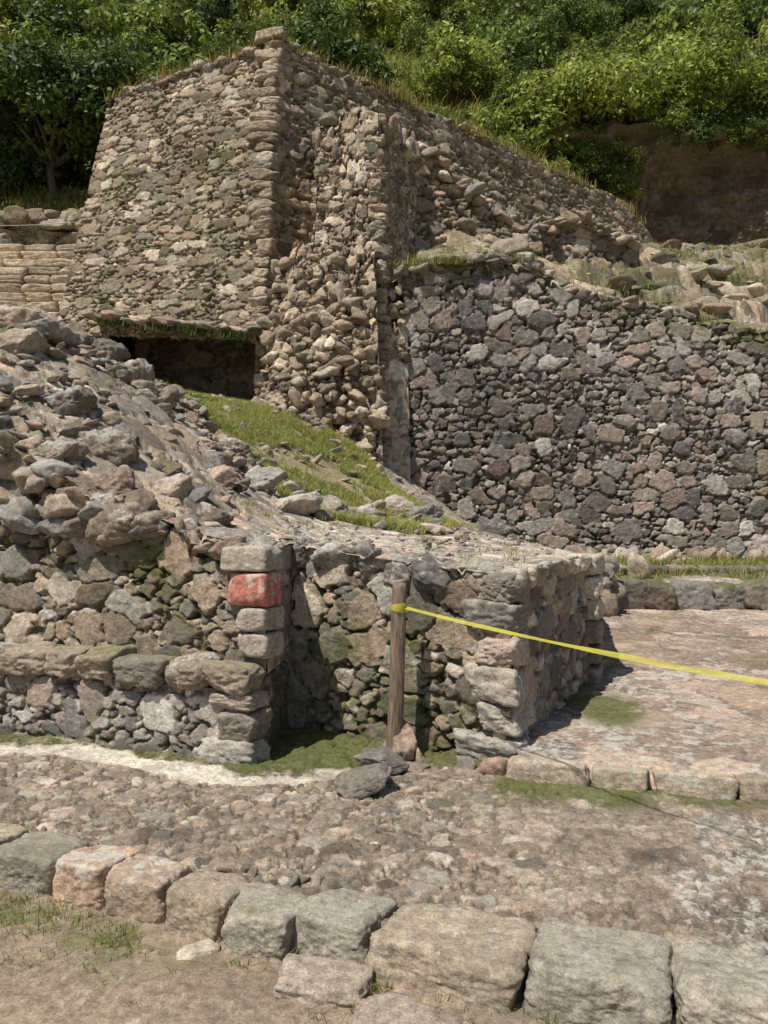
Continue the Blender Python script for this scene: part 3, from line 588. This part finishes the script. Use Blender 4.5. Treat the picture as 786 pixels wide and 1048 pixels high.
for i in range(720):
    t=RNG.random()**.8; z_=2.3+2.9*t; cx=-.85-.25*t; wd=1.05-.5*t; x_=cx+RNG.uniform(-wd,wd*.95)
    if x_>.0: continue
    y_=12.32-(5.2-z_)*.36+abs(x_-cx)*.15+RNG.uniform(.03,.28)
    z2=max(z_,float(hf(x_,y_))); s=.03+.10*RNG.random()**2.2
    q.add((x_,y_,z2),(s*1.4,s,s*.75),rot=(RNG.normal(0,.5),RNG.normal(0,.5),RNG.uniform(0,6)),sub=3,lich=RNG.uniform(-.2,.3),moss=-.2,pal=PAL_WARM*.92,rough=.18)
q.build('core_rubble',M_FAR,bt)
wall('core_fill',(-1.95,11.55,2.2),(.0,11.45,1.6),(-1.4,12.42,5.4),(-.15,12.4,5.4),.018,.16,.12,64,mat=M_FAR,parent=bt,pal=PAL_WARM*.95,relief=.18,bulge=.25,mortar=(.29,.21,.135),moss=-.2)

# =================================================================== HILL
def hillz(X,Y):
    zl=np.where(Y>19.5,8.0+.8*(Y-19.5),np.where(Y>19,7.0+2*(Y-19),7.0-.78*(19-Y)))
    zl2=np.where(Y>19,np.maximum(zl,7.6),7.6-1.6*(19-Y)); wl=ss(-6.3,-5.4,X)
    zl=zl*(1-wl)+zl2*wl
    zr=np.where(Y>25.3,12.5+.75*(Y-25.3),np.where(Y>24.9,8.+(Y-24.9)*11.2,8.0-(24.9-Y)*.9))
    w=ss(3.5,6.3,X); z=zl*(1-w)+zr*w
    return np.maximum(z+(fbm(X*.15,Y*.15,81,4)-.5)*3*ss(24,34,Y)+(fbm(X*.8,Y*.8,82,3)-.5)*.4*ss(19,20,Y),-.6)
a=np.concatenate([np.linspace(-90,-22,18),np.linspace(-20,30,170),np.linspace(32,100,18)]); b=np.concatenate([np.linspace(5,22,70),np.linspace(22.1,27,50),np.linspace(27.5,60,80),np.linspace(62,110,14)])
X,Y=np.meshgrid(a,b); Z=hillz(X,Y)
c=np.zeros(X.shape+(3,))+np.array((.12,.12,.05)); cl=(X>5)&(Y<25.6)&(Y>24.6); c[cl]=(.11,.08,.055)
M=np.zeros(X.shape+(3,)); M[...,0]=.6; M[...,1]=-.5; M[cl,0]=-.5
grid('hillside',np.stack([X,Y,Z],-1),c,M,M_EARTH)
xs=np.linspace(5.0,22,400)[None,:]; vs=np.linspace(0,1,150)[:,None]
Xc=xs+0*vs; Zc=7.6+vs*4.9+0*xs; Yc=24.7+.5*(fbm(Xc*.35,Zc*.5,91,4)-.5)*4+(fbm(Xc*2,Zc*1.6,92,5)-.5)*.9+(fbm(Xc*1.2,Zc*5,95,4)-.5)*.5-.7*ss(.7,1,vs)
c=np.zeros(Xc.shape+(3,))+np.array((.20,.155,.115)); c*=(.35+1.2*fbm(Xc*.8,Zc*3,93,4))[...,None]
M=np.zeros(Xc.shape+(3,)); M[...,0]=-.1+.7*ss(.7,1,vs)+(fbm(Xc*.6,Zc*.4,96)-.5)*1.2; M[...,1]=-.6
grid('earth_cliff',np.stack([Xc,Yc,Zc],-1),c,M,M_EARTH)

stp=empty('stone_stairway'); q=Rocks()
for i in range(10):
    z_=4.75+i*.27; y_=15.6+i*.34; x=-11.
    while x<-6.1:
        L=RNG.uniform(.5,.9); q.add((x+L/2,y_,z_+.03),(L/2*1.02,.30,.085),rot=(RNG.normal(0,.01),RNG.normal(0,.01),RNG.normal(0,.015)),sub=4,boxy=True,k=16,jit=.04,cham=1.2,rough=.06,lich=.4,moss=RNG.uniform(-.1,.3),pal=PAL_WARM[[0,2]]); x+=L
    x=-11.
    while x<-6.1:
        L=RNG.uniform(.2,.4); q.add((x+L/2,y_+.12,z_-.13),(L/2,.26,.09),rot=(0,0,RNG.normal(0,.05)),sub=3,boxy=True,moss=RNG.uniform(0,.4),pal=PAL*.5); x+=L  # set-back riser row darkened in colour to draw shade lines under the treads
for i in range(110):
    q.add((RNG.uniform(-12.5,-6),RNG.uniform(19.0,19.7),7.3+RNG.uniform(0,.85)),RNG.uniform(.18,.38,3)*np.array([1.7,1,.6]),rot=(RNG.normal(0,.15),RNG.normal(0,.15),RNG.normal(0,.5)),sub=4,lich=.1,moss=RNG.uniform(.3,.8),pal=PAL_WARM*.85)
q.build('steps',M_FAR,stp)

# =================================================================== FOLIAGE
def leaf_cloud(rng,centers,radii,per,size):
    P=[];C=[];Nn=[]
    for (c,r) in zip(centers,radii):
        n=int(per*r*r) ; d=rng.normal(0,1,(n,3)); d/=np.linalg.norm(d,axis=1)[:,None]
        rr=r*(rng.uniform(.45,1.15,n))
        p=c+d*rr[:,None]*np.array([1,1,.75]); P.append(p); Nn.append(d+np.array([0,0,.5])+rng.normal(0,.55,(n,3)))
        C.append(np.full(n,rng.uniform(.5,1.3))*rng.uniform(.55,1.4,n))
    P=np.vstack(P);Nn=np.vstack(Nn);C=np.concatenate(C); Nn/=np.linalg.norm(Nn,axis=1)[:,None]
    n=len(P); a=np.cross(Nn,rng.normal(0,1,(n,3))); a/=np.linalg.norm(a,axis=1)[:,None]; b=np.cross(Nn,a)
    s=size*rng.uniform(.6,1.3,n)[:,None]
    V=np.stack([P-a*s,P+b*s*.5+Nn*s*.1,P+a*s,P-b*s*.5+Nn*s*.1],1).reshape(-1,3)
    F=np.arange(n*4).reshape(n,4); yel=rng.random(n)
    col=np.stack([C*(1+.25*yel),C,C*(.8+.2*yel)],1).repeat(4,axis=0)
    return V,F,col
def limb(V,F,p0,p1,r0,r1,seg=7,rings=5,rng=RNG):
    p0=np.array(p0,float);p1=np.array(p1,float);ax=p1-p0;L=np.linalg.norm(ax);ax/=L
    t=np.cross(ax,(0,1,.3));t/=np.linalg.norm(t);b=np.cross(ax,t);base=sum(len(v) for v in V)
    bend=rng.normal(0,.06*L,3)
    for k in range(rings+1):
        s=k/rings; c=p0+(p1-p0)*s+bend*math.sin(math.pi*s); r=r0+(r1-r0)*s
        ang=np.linspace(0,2*math.pi,seg,endpoint=False); V.append(c+r*(np.cos(ang)[:,None]*t+np.sin(ang)[:,None]*b)*(1+.1*rng.normal(0,1,(seg,1))))
        if k<rings:
            for m in range(seg): F.append([base+k*seg+m,base+k*seg+(m+1)%seg,base+(k+1)*seg+(m+1)%seg,base+(k+1)*seg+m])
def crown_data(seed,R,squash=.8,per=520,size=.10,nc=46):
    rng=np.random.default_rng(seed); d=rng.normal(0,1,(nc,3)); d[:,2]=np.abs(d[:,2])*.9-.25; d/=np.linalg.norm(d,axis=1)[:,None]
    cen=d*R*rng.uniform(.45,1.0,(nc,1))*np.array([1,1,squash]); rad=R*rng.uniform(.13,.33,nc)
    return cen,rad,leaf_cloud(rng,cen,rad,per,size)
def tree(name,loc,R,hgt,seed,per=520,size=.10,squash=.8,mat=M_LEAF,nc=46):
    rng=np.random.default_rng(seed); e=empty(name); cen,rad,(V,F,C)=crown_data(seed,R,squash,per,size,nc)
    loc=np.array(loc,float); top=loc+np.array([0,0,hgt])
    new_mesh('crown',V+top,F,None,C,None,mat,e,smooth=False)
    tv=[];tf=[]; fork=loc+np.array([0,0,hgt*.55]); r0=.045*R+.04
    limb(tv,tf,loc-np.array([0,0,.6]),fork,r0,r0*.7,rng=rng)
    for i in rng.choice(len(cen),min(14,len(cen)),replace=False): limb(tv,tf,fork,top+cen[i]*.92,r0*.45,r0*.08,rng=rng)
    new_mesh('trunk_and_limbs',np.vstack(tv),np.array(tf),None,None,None,M_BARK,e)
    return e
def hz(x,y): return float(hillz(np.array([float(x)]),np.array([float(y)]))[0])
tree('broadleaf_tree',(6.6,25.4,12.0),2.7,1.0,101,squash=.75,nc=90,mat=M_LEAF_B,per=620)
tree('broadleaf_tree.001',(10.0,25.6,12.2),2.3,1.6,102,nc=70,mat=M_LEAF_B)
tree('broadleaf_tree.002',(4.0,24.8,11.2),1.7,.9,103,nc=60)
tree('broadleaf_tree.003',(-8.6,20.8,8.6),2.4,2.6,104,nc=80,mat=M_LEAF_D,per=650)
tree('broadleaf_tree.004',(-11.2,21.2,9.0),2.2,2.0,105,nc=60,mat=M_LEAF_D)
tree('broadleaf_tree.005',(12.9,25.5,12.2),2.3,1.5,106,nc=60)
tree('broadleaf_tree.006',(-5.8,22.0,9.6),1.9,2.0,107,nc=60,mat=M_LEAF_D)
tree('broadleaf_tree.007',(2.4,27.5,13.8),1.9,1.6,108,nc=60,mat=M_LEAF_B)
fm=empty('hillside_trees'); var=[]
for k in range(6):
    cen,rad,(V,F,C)=crown_data(200+k,1.0,[.8,.9,.6,1.1,.75,1.0][k],per=[1500,1500,1300,1500,1600,1400][k],size=.060,nc=46)
    for mt in (M_LEAF,M_LEAF_D):
        me=new_mesh('crown_variant',V,F,None,C,None,mt,fm,smooth=False); var.append(me.data); bpy.data.objects.remove(me)
cnt=0; placed=[]
rng=np.random.default_rng(5)
def put(x,y,z,R,sz=1.,vi=None):
    o=bpy.data.objects.new('crown',var[rng.integers(12) if vi is None else vi]); scene.collection.objects.link(o); o.parent=fm
    o.location=(x,y,z); o.scale=(R,R,R*sz); o.rotation_euler=(rng.normal(0,.15),rng.normal(0,.15),rng.uniform(0,6.28))
for tries in range(12000):
    y=20.8+(62-20.8)*rng.random()**1.25; x=rng.uniform(-1,1)*(y*.56+5)
    if x>4.5 and y<26.3: continue
    if -5<x<(y-15)*1.05 and y<24.5: continue
    R=(.7+1.9*rng.random()**1.5)*(.75+.012*y)
    clear=abs(x-(.4+.03*y))<2.6 and 24<y<31
    if clear: R=rng.uniform(.3,.7)
    if any((x-a)**2+(y-b_)**2<(.60*(R+r))**2 for a,b_,r in placed): continue
    placed.append((x,y,R)); put(x,y,hz(x,y)+R*.45,R,rng.uniform(.8,1.5)); cnt+=1
    if cnt>430: break
for i in range(40):
    x=rng.uniform(5.4,16); put(x,24.4+rng.uniform(-.3,.5),12.6-abs(rng.normal(0,.3)),rng.uniform(.4,.8),rng.uniform(.8,1.2))
for i in range(44):
    x=rng.uniform(3.6,7.2); y=24.2+rng.uniform(-.3,.5); put(x,y,rng.uniform(9.3,12)+ (0 if x<6 else 1.0),rng.uniform(.35,.8))
for i in range(30): put(rng.uniform(6,15),24.0+rng.uniform(-.4,.4),8.5+rng.uniform(0,.3),rng.uniform(.2,.5))
print('crowns',cnt)

# =================================================================== GRASS
def blades(name,P,h,w,mat=M_GRASS,seed=1,lean=.5,tint=(1,1,1),parent=None,dryf=.18):
    rng=np.random.default_rng(seed); n=len(P); a=rng.uniform(0,6.28,n); H=h*rng.uniform(.5,1.3,n); Wd=w*rng.uniform(.7,1.2,n)
    s=np.stack([np.cos(a),np.sin(a),0*a],1); l=np.stack([np.cos(a+1.57+rng.normal(0,.5,n)),np.sin(a+1.57),0*a],1)*(lean*H*rng.uniform(.2,1.2,n))[:,None]
    up_=np.stack([0*a,0*a,H],1)
    V=np.stack([P-s*Wd[:,None]/2,P+s*Wd[:,None]/2,P+s*Wd[:,None]*.35+up_*.6+l*.35,P-s*Wd[:,None]*.35+up_*.6+l*.35,P+up_*.95+l],1).reshape(-1,3)
    i=np.arange(n)*5; F4=np.stack([i,i+1,i+2,i+3],1); F3=np.stack([i+3,i+2,i+4],1)
    c=(rng.uniform(.55,1.3,n)[:,None]*np.array(tint)); dry=rng.random(n)<dryf; c[dry]*=np.array((1.6,.95,.9)); c=c.repeat(5,axis=0)
    return new_mesh(name,V,F4,F3,c,None,mat,parent,smooth=False)
rng=np.random.default_rng(31)
xx=rng.uniform(-3.5,1.2,170000);yy=rng.uniform(6.6,12.6,170000); k=inpoly(xx+.3*(fbm(xx*2,yy*2,3)-.5),yy+.6*(fbm(xx*2,yy*2,5)-.5),GRASS)&(fbm(xx*2.3,yy*2.3,88,4)>.41); xx=xx[k];yy=yy[k]
blades('slope_grass',np.stack([xx,yy,hf(xx,yy)-.03],1),.075,.010,seed=2,lean=1.0,tint=(1.05,1.05,1.2),dryf=.25)
P=[]
for i in range(330):
    x=rng.uniform(-2.6,.7); dd=abs(rng.normal(0,.2)); y=yk(x)-.15-dd
    if fbm(np.array(x*2.),np.array(y*2.),75,5)<.43: continue
    m=rng.integers(4,18); P.append(np.stack([x+rng.normal(0,.028,m),y+rng.normal(0,.022,m),np.full(m,PZ-.005)],1))
for (x,y) in ((-.02,2.62),(-.5,2.76),(-.33,2.78),(.38,2.5),(.5,2.44),(.75,2.35),(-.05,2.6)):
    m=22; P.append(np.stack([x+rng.normal(0,.02,m),y+rng.normal(0,.012,m),np.full(m,PZ)],1))
blades('path_grass',np.vstack(P),.038,.0035,seed=3,lean=1.1,tint=(.6,.64,.7))
P=[]
def add_t(x,y,z,m,s): P.append(np.stack([x+rng.normal(0,s,m),y+rng.normal(0,s,m),np.full(m,z)],1))
for i in range(120):
    x=rng.uniform(-3.8,-.8); y=rng.uniform(5.0,8.8)
    if y>yf(x)+.15 and fbm(np.array(x*1.5),np.array(y*1.5),99)>.5: add_t(x,y,float(hf(x,y))-.01,20,.05)
for i in range(40):
    x=rng.uniform(-.7,1.2); y=yf(x)+rng.uniform(.1,2.2); add_t(x,y,float(hf(x,y))-.02,10,.03)
blades('mound_weeds',np.vstack(P),.05,.006,seed=12,lean=.9,tint=(.85,.88,.9),dryf=.3)
P=[]
for i in range(520):
    x=rng.uniform(.5,11);y=rng.uniform(12.9,22)
    if fbm(np.array(x*.9),np.array(y*.9),603)>.45: add_t(x,y,float(upz(np.array(x),np.array(y)))+.02,30,.16)
for i in range(60):
    x=rng.uniform(.4,6.5); add_t(x,12.85,np.interp(x,WX,WZ)-.05,12,.07)
for i in range(26): add_t(rng.uniform(.3,1.2),12.8,np.interp(.7,WX,WZ)-.02,40,.14)
for i in range(150):
    x=rng.uniform(2.8,8);y=rng.uniform(10.4,12.3)
    if fbm(np.array(x*1.2),np.array(y*2.),513,4)>.45: add_t(x,y,.44+(y-10.2)*.05,40,.14)
for i in range(420): 
    x=rng.uniform(-12.5,-5.9);y=rng.uniform(18.6,21.5); add_t(x,y,hz(x,y)-.02,50,.28)
blades('wall_top_weeds',np.vstack(P),.13,.014,seed=4,lean=.9,dryf=.35,tint=(.78,.8,.85))
P=[]
for i in range(420):
    t=rng.random()**.9; p=np.array(CT)*(1-t)+np.array((9.2,23.96,9.2))*t; 
    if fbm(np.array(t*30),np.array(0.),21)>.42: add_t(p[0]-.15,p[1]+.15,p[2]-1.5*float(ss(.72,.96,np.array(t)))-.05,20,.16)
for i in range(70):
    t=rng.random(); p=np.array(LT)*(1-t)+np.array(CT)*t; add_t(p[0],p[1]+.2,p[2]-.08,16,.12)
blades('pyramid_edge_weeds',np.vstack(P),.26,.018,seed=14,lean=.6,dryf=.5,tint=(.8,.72,.8))
P=[]
for i in range(3000):
    y=rng.uniform(22,34);x=rng.uniform(-6,9)
    if x>4.5 and y<25.5: continue
    add_t(x,y,hz(x,y)-.05,26,.35)
blades('hillside_grass',np.vstack(P),.5,.05,seed=5,lean=.9,tint=(1.05,1.02,1))
P=[]
for i in range(70):
    t=rng.random(); add_t(-4.75+t*2.7,13.42-t*.8,4.50-t*.42,12,.05)
blades('ledge_ferns',np.vstack(P),-.14,.018,seed=8,lean=.5,tint=(.3,.36,.3))

# =================================================================== POST, TAPE, BASE STONES
po=empty('wooden_post'); nr=40;ns=20
V=[];F=[]
for k in range(nr+1):
    t=k/nr; z=-.05+1.07*t; cx=.040+.055*t+.006*math.sin(t*5); cy=4.50+.03*t; r=.045-.004*t
    if k==nr: r*=.8
    for m in range(ns):
        a=m/ns*2*math.pi; rr=r*(1+.07*math.sin(3*a+1+t*2)+.03*math.sin(7*a+t*9)); V.append((cx+rr*math.cos(a),cy+rr*math.sin(a),z))
for k in range(nr):
    for m in range(ns): F.append([k*ns+m,k*ns+(m+1)%ns,(k+1)*ns+(m+1)%ns,(k+1)*ns+m])
V.append((.095,4.53,1.024)); ci=len(V)-1; F3=[[nr*ns+m,nr*ns+(m+1)%ns,ci] for m in range(ns)]
new_mesh('post_shaft',V,F,F3,None,None,M_WOOD,po)
po2=empty('wooden_post.001')
V2=[(x+2.35,y-2.75,z-.12) for x,y,z in V]; new_mesh('post_shaft',V2,F,F3,None,None,M_WOOD,po2)
tp=empty('barrier_tape')
n=200; a0=np.array((.125,4.50,.885)); a1=np.array((2.44,1.82,.86)); Vt=[]
for i in range(n+1):
    t=i/n; c=a0*(1-t)+a1*t; c[2]-=.10*4*t*(1-t)*.6; tw_=.75+.45*math.sin(t*9)+.3*math.sin(t*23+1); w=.0125
    dd=np.array((math.sin(tw_)*.75,math.sin(tw_)*.65,math.cos(tw_))); Vt+= [c-dd*w,c+np.array((.004,.004,0))*math.sin(t*31),c+dd*w]
new_mesh('ribbon',Vt,[[3*i+j,3*i+3+j,3*i+4+j,3*i+1+j] for i in range(n) for j in (0,1)],None,None,None,M_TAPE,tp)
Vw=[];Fw=[]
for k,(z,r) in enumerate(((.862,.0465),(.872,.0485),(.885,.0475),(.897,.0485),(.907,.046))):
    for m in range(24):
        a=m/24*2*math.pi; rr=r*(1+.05*math.sin(3*a+1)); t=(z+.05)/1.07; Vw.append((.040+.055*t+.006*math.sin(t*5)+rr*math.cos(a),4.50+.03*t+rr*math.sin(a),z+.006*math.sin(a*2+k)))
for k in range(4):
    for m in range(24): Fw.append([k*24+m,k*24+(m+1)%24,(k+1)*24+(m+1)%24,(k+1)*24+m])
new_mesh('knot_wrap',Vw,Fw,None,None,None,M_TAPE,tp)
q=Rocks()
q.add((.085,4.55,.10),(.13,.10,.11),sub=5,col=(.26,.19,.14)); q.add((-.01,4.33,.085),(.14,.10,.055),rot=(.1,.15,.1),sub=5,col=(.16,.15,.13),lich=.1)
q.add((-.10,4.06,.055),(.145,.11,.075),rot=(0,-.2,.2),sub=5,col=(.16,.14,.12),moss=.1); q.add((.11,4.38,.03),(.13,.10,.03),rot=(.05,.05,.3),sub=4,col=(.2,.165,.135))
q.add((-.07,4.42,.05),(.07,.06,.05),sub=4); q.add((.20,4.46,.03),(.08,.06,.035),sub=4); q.add((.0,4.17,.03),(.07,.09,.035),sub=4,col=(.14,.13,.12))
q.build('post_base_stones',M_STONE)
cu=bpy.data.curves.new('rope_barrier','CURVE'); cu.dimensions='3D'; cu.bevel_depth=.008; s=cu.splines.new('POLY'); s.points.add(12)
for i in range(13):
    t=i/12; s.points[i].co=(-9.8+t*4.0,16.6,7.1+.35*4*(t-.5)**2*.4,1)
ro=bpy.data.objects.new('rope_barrier',cu); scene.collection.objects.link(ro); cu.materials.append(M_ROPE)

# =================================================================== LIGHT, SKY, CAMERA
S=Vector((-.32,-.35,.87)).normalized()
w=bpy.data.worlds.new('World'); scene.world=w; w.use_nodes=True; nt=w.node_tree; bg=nt.nodes['Background']
sky=nt.nodes.new('ShaderNodeTexSky'); sky.sky_type='NISHITA'; sky.sun_disc=False; sky.sun_elevation=math.asin(S.z); sky.sun_rotation=math.atan2(S.x,S.y)
nt.links.new(sky.outputs[0],bg.inputs[0]); bg.inputs[1].default_value=.08
sl=bpy.data.lights.new('sun','SUN'); sl.energy=5.0; sl.angle=math.radians(.5); sl.color=(1,.955,.88)
so=bpy.data.objects.new('sun',sl); scene.collection.objects.link(so); so.rotation_euler=S.to_track_quat('Z','Y').to_euler()
cd=bpy.data.cameras.new('camera'); cd.sensor_fit='VERTICAL'; cd.sensor_height=24; cd.lens=24*822/1048; cd.clip_start=.05; cd.clip_end=1500
co=bpy.data.objects.new('camera',cd); scene.collection.objects.link(co); co.location=(0,0,1.5); co.rotation_euler=(math.radians(90-.98),0,0)
scene.camera=co
scene.view_settings.view_transform='Standard'; scene.view_settings.look='None'; scene.view_settings.exposure=0
